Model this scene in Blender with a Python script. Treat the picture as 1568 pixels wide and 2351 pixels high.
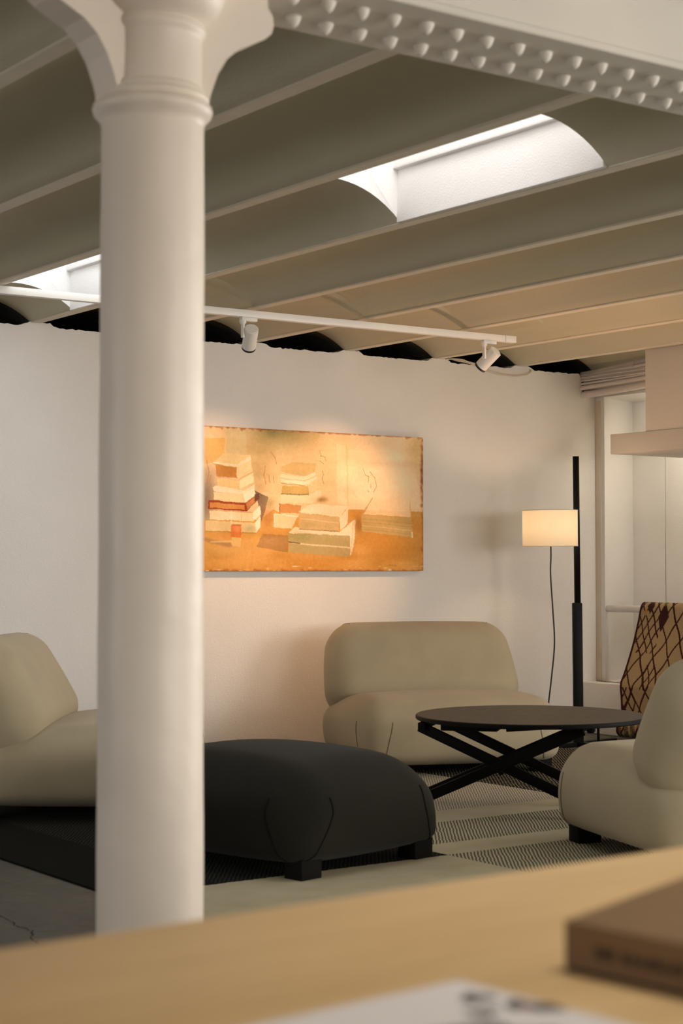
import bpy, bmesh, math, random
import numpy as np
from mathutils import Vector, Matrix, Euler
random.seed(7); rng = np.random.default_rng(7)
for o in list(bpy.data.objects): bpy.data.objects.remove(o)
S = bpy.context.scene; COL = S.collection

# ------------------------------------------------------------------ camera
FPX = 3933.0; EYE = 1.05
cam = bpy.data.cameras.new('camera'); camo = bpy.data.objects.new('camera', cam); COL.objects.link(camo)
cam.sensor_fit = 'VERTICAL'; cam.sensor_height = 36.0; cam.lens = FPX / 2351 * 36.0
camo.location = (0, 0, EYE)
camo.rotation_euler = (math.radians(90 + 1.7986), 0, math.radians(-35.4926))
cam.dof.use_dof = True; cam.dof.focus_distance = 8.6; cam.dof.aperture_fstop = 5.0
cam.clip_start = 0.05
S.camera = camo

# ------------------------------------------------------------------ light and exposure
S.view_settings.view_transform = 'Standard'; S.view_settings.look = 'None'
S.view_settings.gamma = 1.0; S.view_settings.use_curve_mapping = False
S.view_settings.exposure = 0.04
w = bpy.data.worlds.new('sky'); S.world = w; w.use_nodes = True
bg = w.node_tree.nodes['Background']; bg.inputs[0].default_value = (0.95, 0.97, 1.0, 1); bg.inputs[1].default_value = 2.0

def area(name, loc, rot, sx, sy, power, color):
    l = bpy.data.lights.new(name, 'AREA'); l.shape = 'RECTANGLE'; l.size = sx; l.size_y = sy
    l.energy = power; l.color = color
    o = bpy.data.objects.new(name, l); COL.objects.link(o); o.location = loc; o.rotation_euler = rot
    return o
# daylight standing in the assumed, unseen window openings: it falls in from the sky, so it leans downwards
R_ = math.radians
area('daylight_assumed_window_right', (7.72, 1.75, 1.45), (0, R_(90 - 38), 0), 1.3, 5.2, 165, (1.0, 0.915, 0.82))
area('daylight_assumed_window_front', (4.6, -3.25, 1.5), (R_(90 - 35), 0, 0), 4.0, 1.4, 165, (1.0, 0.915, 0.82))
area('daylight_assumed_window_left', (-3.72, 4.5, 1.45), (0, R_(-90 + 38), 0), 1.3, 3.0, 36, (1.0, 0.93, 0.88))
area('daylight_skylight', (3.433, 4.34, 2.93), (0, 0, 0), 0.52, 0.97, 6.5, (1.0, 0.985, 0.97))
area('daylight_skylight', (3.433, 6.87, 2.93), (0, 0, 0), 0.52, 1.12, 7.0, (0.92, 0.97, 1.0))
area('daylight_skylight', (1.48, 0.65, 2.93), (0, 0, 0), 0.52, 1.02, 24, (1.0, 0.97, 0.93))  # light of the added, unseen skylight that brightens the desk

# ------------------------------------------------------------------ helpers
def tag(o, label=None, cat=None, group=None, kind=None):
    if label: o['label'] = label
    if cat: o['category'] = cat
    if group: o['group'] = group
    if kind: o['kind'] = kind
    return o
def empty(name, loc=(0, 0, 0), rz=0.0):
    o = bpy.data.objects.new(name, None); COL.objects.link(o); o.location = loc; o.rotation_euler = (0, 0, rz)
    o.empty_display_size = 0.1
    return o
def link(name, me, m=None, parent=None, loc=(0, 0, 0), rot=(0, 0, 0)):
    o = bpy.data.objects.new(name, me); COL.objects.link(o); o.location = loc; o.rotation_euler = rot
    if m is not None and not me.materials: me.materials.append(m)
    if parent: o.parent = parent
    return o
def mesh(name, vs, fs, smooth=False):
    me = bpy.data.meshes.new(name); me.from_pydata([tuple(v) for v in vs], [], fs); me.update()
    if smooth: me.polygons.foreach_set('use_smooth', [True] * len(me.polygons))
    return me
def from_bm(name, bm, smooth=False, angle=None):
    me = bpy.data.meshes.new(name)
    bmesh.ops.recalc_face_normals(bm, faces=bm.faces)
    bm.to_mesh(me); bm.free()
    if smooth: me.polygons.foreach_set('use_smooth', [True] * len(me.polygons))
    if smooth and angle:
        try: me.set_sharp_from_angle(angle=math.radians(angle))
        except Exception: pass
    return me
def bbox(bm, x0, x1, y0, y1, z0, z1, bev=0.0, seg=2, M=None):
    r = bmesh.ops.create_cube(bm, size=1.0)
    bmesh.ops.scale(bm, vec=(x1 - x0, y1 - y0, z1 - z0), verts=r['verts'])
    bmesh.ops.translate(bm, vec=((x0 + x1) / 2, (y0 + y1) / 2, (z0 + z1) / 2), verts=r['verts'])
    vs = r['verts']
    if bev:
        es = list({e for v in vs for e in v.link_edges})
        rr = bmesh.ops.bevel(bm, geom=es, offset=bev, segments=seg, profile=0.5, affect='EDGES')
        vs = list({v for f in rr['faces'] for v in f.verts} | {v for v in vs if v.is_valid})
    if M is not None: bmesh.ops.transform(bm, matrix=M, verts=vs)
    return vs
def box(name, x0, x1, y0, y1, z0, z1, m, parent=None, bev=0.0, seg=2, smooth=False, loc=(0, 0, 0), rot=(0, 0, 0)):
    bm = bmesh.new(); bbox(bm, x0, x1, y0, y1, z0, z1, bev, seg)
    return link(name, from_bm(name, bm, smooth or bev > 0, 35), m, parent, loc, rot)
def lathe(name, prof, m, parent=None, seg=48, loc=(0, 0, 0), rot=(0, 0, 0), angle=40):
    vs = []; fs = []; n = len(prof)
    for i in range(seg):
        a = 2 * math.pi * i / seg
        for r, z in prof: vs.append((r * math.cos(a), r * math.sin(a), z))
    for i in range(seg):
        j = (i + 1) % seg
        for k in range(n - 1): fs.append((i * n + k, j * n + k, j * n + k + 1, i * n + k + 1))
    fs.append(tuple(i * n for i in range(seg))[::-1]); fs.append(tuple(i * n + n - 1 for i in range(seg)))
    bm = bmesh.new(); me0 = mesh('t', vs, fs); bm.from_mesh(me0); bpy.data.meshes.remove(me0)
    bmesh.ops.remove_doubles(bm, verts=bm.verts, dist=1e-5)
    return link(name, from_bm(name, bm, True, angle), m, parent, loc, rot)
def tube_mesh(name, pts, r, seg=10, cap=True):
    pts = [Vector(p) for p in pts]; n = len(pts); vs = []; fs = []
    rs = r if isinstance(r, (list, tuple)) else [r] * n
    prev = None
    for i, p in enumerate(pts):
        t = (pts[min(i + 1, n - 1)] - pts[max(i - 1, 0)]).normalized()
        if prev is None:
            a = Vector((0, 0, 1)) if abs(t.z) < 0.9 else Vector((1, 0, 0))
            u = t.cross(a).normalized()
        else:
            u = (prev - t * prev.dot(t)).normalized()
        prev = u; v = t.cross(u)
        for k in range(seg):
            an = 2 * math.pi * k / seg
            vs.append(p + (u * math.cos(an) + v * math.sin(an)) * rs[i])
    for i in range(n - 1):
        for k in range(seg):
            l = (k + 1) % seg
            fs.append((i * seg + k, i * seg + l, (i + 1) * seg + l, (i + 1) * seg + k))
    if cap:
        fs.append(tuple(range(seg))[::-1]); fs.append(tuple((n - 1) * seg + k for k in range(seg)))
    return mesh(name, vs, fs, True)
def tube(name, pts, r, m, parent=None, seg=10): return link(name, tube_mesh(name, pts, r, seg), m, parent)
def spline(pts, n=8):
    """Catmull-Rom through pts"""
    P = [Vector(p) for p in pts]; P = [2 * P[0] - P[1]] + P + [2 * P[-1] - P[-2]]; out = []
    for i in range(1, len(P) - 2):
        for k in range(n):
            t = k / n; a, b, c, d = P[i - 1], P[i], P[i + 1], P[i + 2]
            out.append(0.5 * ((2 * b) + (c - a) * t + (2 * a - 5 * b + 4 * c - d) * t * t + (3 * b - a - 3 * c + d) * t ** 3))
    out.append(P[-2]); return out
def bar_mesh(name, a, b, w, h, up=(0, 0, 1), bev=0.003):
    """rectangular bar from a to b, width w sideways and h along up"""
    a = Vector(a); b = Vector(b); t = (b - a).normalized(); s = t.cross(Vector(up)).normalized(); u = s.cross(t)
    L = (b - a).length; bm = bmesh.new()
    M = Matrix((( t.x, s.x, u.x, (a.x + b.x) / 2), (t.y, s.y, u.y, (a.y + b.y) / 2), (t.z, s.z, u.z, (a.z + b.z) / 2), (0, 0, 0, 1)))
    bbox(bm, -L / 2, L / 2, -w / 2, w / 2, -h / 2, h / 2, bev, 2, M)
    return from_bm(name, bm, True, 35)
def bar(name, a, b, w, h, m, parent=None, up=(0, 0, 1), bev=0.003): return link(name, bar_mesh(name, a, b, w, h, up, bev), m, parent)
def extrude_poly(name, pts, y0, y1, m, parent=None, smooth=False):
    """polygon in x-z extruded from y0 to y1"""
    n = len(pts); vs = [(x, y0, z) for x, z in pts] + [(x, y1, z) for x, z in pts]
    fs = [tuple(range(n)), tuple(range(2 * n - 1, n - 1, -1))] + [(i, i + n, (i + 1) % n + n, (i + 1) % n) for i in range(n)]
    bm = bmesh.new(); me0 = mesh('t', vs, fs); bm.from_mesh(me0); bpy.data.meshes.remove(me0)
    return link(name, from_bm(name, bm, smooth, 40), m, parent)
def lin(c):
    c = np.asarray(c, float) / 255.0
    return np.where(c <= 0.04045, c / 12.92, ((c + 0.055) / 1.055) ** 2.4)

# ------------------------------------------------------------------ materials
def newmat(name):
    m = bpy.data.materials.new(name); m.use_nodes = True
    nt = m.node_tree; b = nt.nodes['Principled BSDF']
    return m, nt, b
def nd(nt, typ, **kw):
    n = nt.nodes.new(typ)
    for k, v in kw.items():
        if k.startswith('i_'):
            key = k[2:]; key = int(key) if key.isdigit() else key.replace('_', ' ')
            if isinstance(v, bpy.types.NodeSocket): nt.links.new(v, n.inputs[key])
            else: n.inputs[key].default_value = v
        else: setattr(n, k, v)
    return n
def mth(nt, op, a, b=None, c=None, clamp=False):
    n = nt.nodes.new('ShaderNodeMath'); n.operation = op; n.use_clamp = clamp
    for i, v in enumerate((a, b, c)):
        if v is None: continue
        if isinstance(v, bpy.types.NodeSocket): nt.links.new(v, n.inputs[i])
        else: n.inputs[i].default_value = v
    return n.outputs[0]
def mixc(nt, f, a, b):
    n = nt.nodes.new('ShaderNodeMix'); n.data_type = 'RGBA'
    for s, v in ((n.inputs[0], f), (n.inputs[6], a), (n.inputs[7], b)):
        if isinstance(v, bpy.types.NodeSocket): nt.links.new(v, s)
        else: s.default_value = v if not isinstance(v, tuple) else (v[0], v[1], v[2], 1)
    return n.outputs[2]
def ramp(nt, f, stops):
    n = nt.nodes.new('ShaderNodeValToRGB'); nt.links.new(f, n.inputs[0]); e = n.color_ramp.elements
    while len(e) < len(stops): e.new(0.5)
    for el, (p, c) in zip(e, stops):
        el.position = p; el.color = (c, c, c, 1) if not isinstance(c, tuple) else (c[0], c[1], c[2], 1)
    return n.outputs[0]
def coord(nt, kind='Object'):
    return nt.nodes.new('ShaderNodeTexCoord').outputs[kind]
def noise(nt, vec, scale, detail=3.0, rough=0.5, sc=None):
    if sc is not None:
        mp = nd(nt, 'ShaderNodeMapping'); nt.links.new(vec, mp.inputs[0]); mp.inputs['Scale'].default_value = sc; vec = mp.outputs[0]
    n = nd(nt, 'ShaderNodeTexNoise', i_Scale=scale, i_Detail=detail, i_Roughness=rough); nt.links.new(vec, n.inputs['Vector'])
    return n.outputs[0]
def bump(nt, b, h, strength, dist):
    n = nd(nt, 'ShaderNodeBump', i_Strength=strength, i_Distance=dist); nt.links.new(h, n.inputs['Height'])
    nt.links.new(n.outputs[0], b.inputs['Normal'])
def plain(name, c, rough=0.6, var=0.06, vs=6.0, bs=60.0, bd=0.001, bst=0.4, spec=0.5, metal=0.0, sheen=0.0):
    m, nt, b = newmat(name); v = coord(nt)
    n1 = noise(nt, v, vs, 4)
    f = ramp(nt, n1, [(0.3, 0.0), (0.7, 1.0)])
    lo = tuple(x * (1 - var) for x in c); hi = tuple(min(1, x * (1 + var)) for x in c)
    nt.links.new(mixc(nt, f, lo, hi), b.inputs['Base Color'])
    b.inputs['Roughness'].default_value = rough; b.inputs['Metallic'].default_value = metal
    b.inputs['Specular IOR Level'].default_value = spec
    if sheen: b.inputs['Sheen Weight'].default_value = sheen
    if bst: bump(nt, b, noise(nt, v, bs, 3), bst, bd)
    return m
def attr_mat(name, rough=0.8, bs=300.0, bd=0.0008):
    m, nt, b = newmat(name)
    a = nd(nt, 'ShaderNodeAttribute', attribute_name='Col'); nt.links.new(a.outputs['Color'], b.inputs['Base Color'])
    b.inputs['Roughness'].default_value = rough; b.inputs['Specular IOR Level'].default_value = 0.2
    bump(nt, b, noise(nt, coord(nt), bs, 3), 0.5, bd)
    return m

def wall_mat(name, c, bd=0.0016):
    m, nt, b = newmat(name); v = coord(nt)
    f = ramp(nt, noise(nt, v, 2.5, 4), [(0.3, 0.0), (0.7, 1.0)])
    nt.links.new(mixc(nt, f, tuple(x * 0.97 for x in c), tuple(min(x * 1.02, 1) for x in c)), b.inputs['Base Color'])
    b.inputs['Roughness'].default_value = 0.75; b.inputs['Specular IOR Level'].default_value = 0.25
    h = mth(nt, 'ADD', mth(nt, 'MULTIPLY', noise(nt, v, 150, 2), 0.8), mth(nt, 'MULTIPLY', noise(nt, v, 40, 3), 0.3))
    bump(nt, b, h, 0.6, bd * 2.8)
    return m
M = {}
M['wall'] = wall_mat('white_stippled_plaster', (0.80, 0.775, 0.745))
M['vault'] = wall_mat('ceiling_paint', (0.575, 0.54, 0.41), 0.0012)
M['joist'] = plain('joist_paint', (0.68, 0.62, 0.50), 0.55, 0.05, 10, 40, 0.002, 0.4)
M['void_shade'] = plain('void_shade_colour', (0.030, 0.028, 0.022), 0.9, 0.5, 14, 40, 0.01, 0.8)  # near-black colour stands in for the darkness of the unlit void
M['shaft'] = wall_mat('skylight_plaster', (0.88, 0.86, 0.84), 0.0006)
M['iron'] = plain('painted_iron', (0.80, 0.72, 0.625), 0.42, 0.04, 4, 11, 0.008, 0.5)
M['girder'] = plain('painted_girder', (0.78, 0.75, 0.68), 0.5, 0.03, 4, 40, 0.002, 0.4)
M['track'] = plain('white_powder_coat', (0.82, 0.80, 0.76), 0.4, 0.01, 4, 200, 0.0002, 0.1)
M['black'] = plain('black_plastic', (0.012, 0.012, 0.011), 0.45, 0.1, 8, 200, 0.0002, 0.1)
M['pipe'] = plain('painted_conduit', (0.66, 0.59, 0.56), 0.5, 0.05, 6, 30, 0.002, 0.4)
M['duct'] = plain('smooth_boxing_paint', (0.74, 0.68, 0.62), 0.6, 0.02, 3, 90, 0.0006, 0.3)
M['beige'] = plain('beige_wool_fabric', (0.425, 0.362, 0.248), 0.95, 0.05, 5, 700, 0.0012, 0.5, 0.1, 0, 0.15)
M['beige_seam'] = plain('beige_seam', (0.20, 0.17, 0.12), 0.95, 0.05, 5, 700, 0.001, 0.3, 0.1)
M['brown'] = plain('dark_brown_fabric', (0.0175, 0.0165, 0.0125), 0.95, 0.08, 5, 700, 0.0012, 0.5, 0.1, 0, 0.05)
M['brown_seam'] = plain('dark_seam', (0.009, 0.0085, 0.007), 0.95, 0.05, 5, 700, 0.001, 0.3, 0.1)
M['foot'] = plain('black_stained_foot', (0.008, 0.007, 0.006), 0.7, 0.2, 12, 90, 0.0006, 0.3, 0.08)
M['lampblack'] = plain('black_lacquered_beech', (0.006, 0.0065, 0.006), 0.5, 0.2, 10, 120, 0.0004, 0.2, 0.15)
M['leg'] = plain('black_steel', (0.0045, 0.0045, 0.004), 0.55, 0.1, 10, 200, 0.0002, 0.15, 0.12)
M['chrome'] = plain('steel', (0.6, 0.6, 0.58), 0.3, 0.02, 4, 100, 0.0001, 0.05, 0.5, 1.0)
M['cable'] = plain('cream_cable', (0.70, 0.62, 0.50), 0.6, 0.03, 4, 100, 0.0002, 0.1)
M['window'] = plain('window_frame_paint', (0.78, 0.76, 0.72), 0.5, 0.02, 4, 100, 0.0004, 0.2)

def concrete():
    m, nt, b = newmat('polished_concrete'); v = coord(nt)
    a = noise(nt, v, 3.0, 6, 0.65, (1, 0.25, 1)); c = noise(nt, v, 22, 4)
    f = mth(nt, 'ADD', mth(nt, 'MULTIPLY', a, 0.7), mth(nt, 'MULTIPLY', c, 0.3))
    col = ramp(nt, f, [(0.35, (0.034, 0.033, 0.027)), (0.52, (0.068, 0.065, 0.051)), (0.68, (0.17, 0.15, 0.10))])
    nt.links.new(col, b.inputs['Base Color']); b.inputs['Roughness'].default_value = 0.55
    bump(nt, b, c, 0.3, 0.002); return m
M['floor'] = concrete()
def wood(name, c0, c1, sc, rough, wscale=3.0):
    m, nt, b = newmat(name); v = coord(nt)
    n = noise(nt, v, wscale, 5, 0.6, sc); n2 = noise(nt, v, wscale * 9, 3, 0.6, sc)
    f = mth(nt, 'ADD', mth(nt, 'MULTIPLY', n, 0.75), mth(nt, 'MULTIPLY', n2, 0.25))
    nt.links.new(ramp(nt, f, [(0.33, c0), (0.66, c1)]), b.inputs['Base Color'])
    b.inputs['Roughness'].default_value = rough; bump(nt, b, n2, 0.2, 0.0006); return m
M['oak'] = wood('pale_oak', (0.60, 0.385, 0.165), (0.74, 0.50, 0.235), (0.6, 6, 6), 0.5)
def darkoak():
    m, nt, b = newmat('dark_stained_oak'); v = coord(nt)
    mp = nd(nt, 'ShaderNodeMapping'); nt.links.new(v, mp.inputs[0]); mp.inputs['Rotation'].default_value = (0, 0, 0.62)
    big = noise(nt, mp.outputs[0], 3.0, 3, 0.5, (1, 3.5, 1))
    rings = mth(nt, 'SINE', mth(nt, 'MULTIPLY', big, 95.0))
    pores = noise(nt, mp.outputs[0], 26, 4, 0.65, (1, 7, 1))
    f = mth(nt, 'ADD', mth(nt, 'MULTIPLY', mth(nt, 'ADD', rings, 1.0), 0.2), mth(nt, 'MULTIPLY', pores, 0.8))
    nt.links.new(ramp(nt, f, [(0.38, (0.006, 0.005, 0.003)), (0.50, (0.030, 0.022, 0.012)), (0.80, (0.066, 0.048, 0.026))]), b.inputs['Base Color'])
    b.inputs['Roughness'].default_value = 0.5; b.inputs['Specular IOR Level'].default_value = 0.35; bump(nt, b, f, 0.25, 0.0006); return m
M['darkoak'] = darkoak()
def shade_mat(name, tf, t0=(0.62, 0.53, 0.40), t1=(0.72, 0.63, 0.48)):
    m, nt, b = newmat(name); out = nt.nodes['Material Output']
    v = coord(nt); n = noise(nt, v, 160, 2, 0.5, (1, 1, 0.15))
    b.inputs['Base Color'].default_value = (0.85, 0.76, 0.60, 1); b.inputs['Roughness'].default_value = 0.9
    tr = nd(nt, 'ShaderNodeBsdfTranslucent'); nt.links.new(mixc(nt, n, t0, t1), tr.inputs[0])
    mx = nd(nt, 'ShaderNodeMixShader', i_0=tf); nt.links.new(b.outputs[0], mx.inputs[1]); nt.links.new(tr.outputs[0], mx.inputs[2])
    nt.links.new(mx.outputs[0], out.inputs[0]); return m
M['shade'] = shade_mat('cream_paper_shade', 0.30)
def glass_mat():
    m, nt, b = newmat('window_glass'); out = nt.nodes['Material Output']
    t = nd(nt, 'ShaderNodeBsdfTransparent'); g = nd(nt, 'ShaderNodeBsdfGlossy', i_Roughness=0.02)
    f = nd(nt, 'ShaderNodeFresnel', i_IOR=1.45); mx = nd(nt, 'ShaderNodeMixShader')
    nt.links.new(f.outputs[0], mx.inputs[0]); nt.links.new(t.outputs[0], mx.inputs[1]); nt.links.new(g.outputs[0], mx.inputs[2])
    nt.links.new(mx.outputs[0], out.inputs[0]); return m
M['glass'] = glass_mat()
def emit(name, c, s):
    m, nt, b = newmat(name); b.inputs['Base Color'].default_value = (*c, 1)
    b.inputs['Emission Color'].default_value = (*c, 1); b.inputs['Emission Strength'].default_value = s; return m
M['bulb'] = emit('lit_bulb', (1.0, 0.72, 0.42), 12.0)
M['lens'] = emit('lit_lens', (1.0, 0.75, 0.5), 20.0)

# ================================================================== THE SETTING
YW = 7.938          # picture wall
XR = 7.65           # right wall
XL, YF = -3.65, -3.15
ZJ = 2.28           # underside of the joists
JW = 0.055; JP = 0.6515
JX = [3.08 + JP * k for k in range(-10, 7)]          # left edge of each joist
RISE = 0.122; STEPY = 6.85

# floor
fl = box('floor', XL - 0.2, XR + 0.6, YF - 0.2, YW + 1.0, -0.1, 0.0, M['floor']); tag(fl, 'worn grey brown concrete floor', kind='structure')
def crack(pts, wd):
    vs = []; fs = []
    P = []
    for (a, b) in zip(pts, pts[1:]):
        for k in range(6):
            t = k / 6; P.append((a[0] + (b[0] - a[0]) * t + random.uniform(-.008, .008), a[1] + (b[1] - a[1]) * t + random.uniform(-.008, .008)))
    for i, (x, y) in enumerate(P):
        ww = wd * random.uniform(0.3, 1.2)
        vs += [(x - ww, y, 0.0006), (x + ww, y + ww * .3, 0.0006)]
    for i in range(len(P) - 1): fs.append((2 * i, 2 * i + 1, 2 * i + 3, 2 * i + 2))
    return mesh('crack', vs, fs)
link('crack', crack([(2.24, 5.02), (2.178, 4.826), (2.15, 4.66), (2.16, 4.56), (2.10, 4.44), (2.11, 4.36), (2.02, 4.1)], 0.0035), plain('crack_dirt', (0.012, 0.011, 0.009), 0.9), fl)

# ceiling: brick vaults between iron joists
ceil = empty('ceiling', (0, 0, 0)); tag(ceil, 'white painted brick vault ceiling on iron joists', kind='structure')
def vault_prof(x0, x1, drop=0.0, n=18, rise=RISE):
    c = (x1 - x0) / 2; h = rise; R = (c * c + h * h) / (2 * h); zc = ZJ + 0.006 + h - R
    out = []
    for i in range(n + 1):
        x = -c + 2 * c * i / n
        out.append((x0 + c + x, zc + math.sqrt(R * R - x * x) - drop))
    return out
def sheet(name, secs, m, parent):
    """secs: list of (y, profile)"""
    n = len(secs[0][1]); vs = []; fs = []
    for y, pr in secs: vs += [(x, y, z) for x, z in pr]
    for i in range(len(secs) - 1):
        for k in range(n - 1): fs.append((i * n + k, i * n + k + 1, (i + 1) * n + k + 1, (i + 1) * n + k))
    o = link(name, mesh(name, vs, fs, True), m, parent)
    o.data.set_sharp_from_angle(angle=math.radians(40)); return o
SKY = {7: [(0.1, 1.2)], 10: [(3.813, 4.868), (6.27, 7.47)]}                       # bay index -> skylight openings (y0, y1); the desk one is added
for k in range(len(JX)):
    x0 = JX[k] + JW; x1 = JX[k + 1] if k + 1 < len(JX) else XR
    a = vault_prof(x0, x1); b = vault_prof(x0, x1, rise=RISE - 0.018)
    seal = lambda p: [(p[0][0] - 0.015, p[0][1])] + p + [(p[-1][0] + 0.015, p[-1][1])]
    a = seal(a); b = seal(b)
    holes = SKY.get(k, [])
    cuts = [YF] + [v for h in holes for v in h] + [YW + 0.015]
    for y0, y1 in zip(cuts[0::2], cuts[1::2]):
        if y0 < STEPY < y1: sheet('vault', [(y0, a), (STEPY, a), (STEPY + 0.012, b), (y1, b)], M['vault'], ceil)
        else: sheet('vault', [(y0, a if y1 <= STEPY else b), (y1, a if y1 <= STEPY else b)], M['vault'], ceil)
    sheet('vault_over_void', [(YW + 0.015, b), (YW + 0.95, b)], M['void_shade'], ceil)
for x in JX:
    bm = bmesh.new(); bbox(bm, x, x + JW, YF, YW + 0.95, ZJ, ZJ + 0.012, 0.003, 1); bbox(bm, x + JW / 2 - 0.012, x + JW / 2 + 0.012, YF, YW + 0.95, ZJ + 0.012, ZJ + 0.14)
    link('joist', from_bm('joist', bm, True, 35), M['joist'], ceil)
# void behind the top of the picture wall, its shade put into the colour
box('void_wall', XL, XR + 0.6, YW + 0.95, YW + 1.0, 1.9, 2.6, M['void_shade'], ceil)
box('void_end', XR + 0.0, XR + 0.05, YW + 0.1, YW + 1.0, 1.9, 2.7, M['void_shade'], ceil)
box('void_floor', XL, XR + 0.6, YW + 0.13, YW + 0.97, 1.95, 2.0, M['void_shade'], ceil)

# picture wall, its rough top edge rising to meet each joist
def wall_top(x):
    z = 2.263
    for j in JX:
        d = abs(x - (j + JW / 2 + 0.015))
        if d < 0.085: z = max(z, ZJ + 0.004 - max(0, d - 0.055) * 0.5)
    return z
pts = [(XL, -0.02)]; xs = np.arange(XL, 7.512, 0.018)
top = [(float(x), wall_top(float(x)) + float(rng.normal(0, 0.0022))) for x in xs] + [(7.512, 2.262), (7.525, 2.225), (7.532, 2.19), (7.535, 2.13), (XR, 2.125)]
poly = top + [(XR + 0.02, -0.02), (XL, -0.02)]
wb = extrude_poly('wall_back', poly[::-1], YW, YW + 0.13, M['wall']); tag(wb, 'white stippled plaster wall behind the painting', kind='structure')

# right wall with the recess and an assumed, unseen window nearer the viewer
rw = bmesh.new()
bbox(rw, XR, XR + 0.45, YF, -0.9, 0, 2.7); bbox(rw, XR, XR + 0.45, -0.9, 4.4, 0, 0.8); bbox(rw, XR, XR + 0.45, -0.9, 4.4, 2.1, 2.7)
bbox(rw, XR, XR + 0.45, 4.4, 6.2, 0, 2.7); bbox(rw, XR, XR + 0.06, 6.2, YW + 0.05, 2.12, 2.7)
wr = link('wall_right', from_bm('wall_right', rw), M['wall']); tag(wr, 'white plaster right wall with deep window recess', kind='structure')
def wpiece(name, vs, fs, m=None): return link(name, mesh(name, vs, fs), m or M['wall'], wr)
# far jamb: splayed from the wall face back to the recess
J0 = (XR, 7.858); J1 = (8.067, 8.024); ZN = 0.32; ZS = 2.12
wpiece('jamb', [(J0[0], J0[1], 0), (J1[0], J1[1], 0), (J1[0], J1[1], 2.3), (J0[0], J0[1], 2.3), (J0[0], YW + .1, 0), (J0[0], YW + .1, 2.3), (J1[0], J1[1] + .1, 0), (J1[0], J1[1] + .1, 2.3)],
       [(0, 1, 2, 3), (0, 3, 5, 4), (3, 2, 7, 5), (4, 5, 7, 6), (1, 6, 7, 2), (0, 4, 6, 1)])
wpiece('lintel', [(XR, 6.2, ZS), (8.11, 6.2, ZS), (8.11, 8.10, ZS), (XR, 7.95, ZS), (XR, 6.2, ZS + .12), (8.11, 6.2, ZS + .12), (8.11, 8.10, ZS + .12), (XR, 7.95, ZS + .12)],
       [(0, 1, 2, 3), (4, 5, 6, 7), (0, 1, 5, 4), (0, 3, 7, 4), (2, 3, 7, 6), (1, 2, 6, 5)])
for (a, b) in ((6.2, 7.028), (7.033, 7.732), (7.740, 8.06)):
    box('recess_panel', 8.067, 8.12, a, b, ZN, 3.0, M['wall'], wr)
box('recess_panel_joint', 8.085, 8.13, 6.2, 8.06, ZN, 3.0, plain('joint_filler', (0.16, 0.12, 0.06), 0.9), wr)
box('recess_sill', 7.62, 8.1, 6.2, 8.1, 0.0, ZN, M['wall'], wr)
box('near_jamb', XR, 8.12, 6.14, 6.2, 0.0, 3.0, M['wall'], wr)
pl = box('trim_1', 7.53, 7.66, 4.4, YW, 0.0, ZN, M['wall'], None, 0.008, 2); tag(pl, 'low white plastered plinth along right wall', kind='structure')
bm = bmesh.new(); bbox(bm, XR - 0.004, XR + 0.01, 7.889, 7.9375, ZN, 2.10, 0.003, 2)
st = link('trim_2', from_bm('trim_2', bm, True, 35), plain('corner_strip_paint', (0.66, 0.57, 0.47), 0.6, 0.05)); tag(st, 'narrow vertical strip in the room corner', kind='structure')

# walls out of view that close the room, their window openings assumed
lw = bmesh.new(); bbox(lw, XL - .15, XL, YF, 3.0, 0, 2.7); bbox(lw, XL - .15, XL, 6.0, YW + 1, 0, 2.7); bbox(lw, XL - .15, XL, 3.0, 6.0, 0, .8); bbox(lw, XL - .15, XL, 3.0, 6.0, 2.1, 2.7)
tag(link('wall_left', from_bm('wall_left', lw), M['wall']), 'white plaster left wall', kind='structure')
fw_ = bmesh.new(); bbox(fw_, XL, 2.6, YF - .15, YF, 0, 2.7); bbox(fw_, 6.6, XR, YF - .15, YF, 0, 2.7); bbox(fw_, 2.6, 6.6, YF - .15, YF, 0, .8); bbox(fw_, 2.6, 6.6, YF - .15, YF, 2.2, 2.7)
tag(link('wall_front', from_bm('wall_front', fw_), M['wall']), 'white plaster wall behind the viewer', kind='structure')

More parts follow.
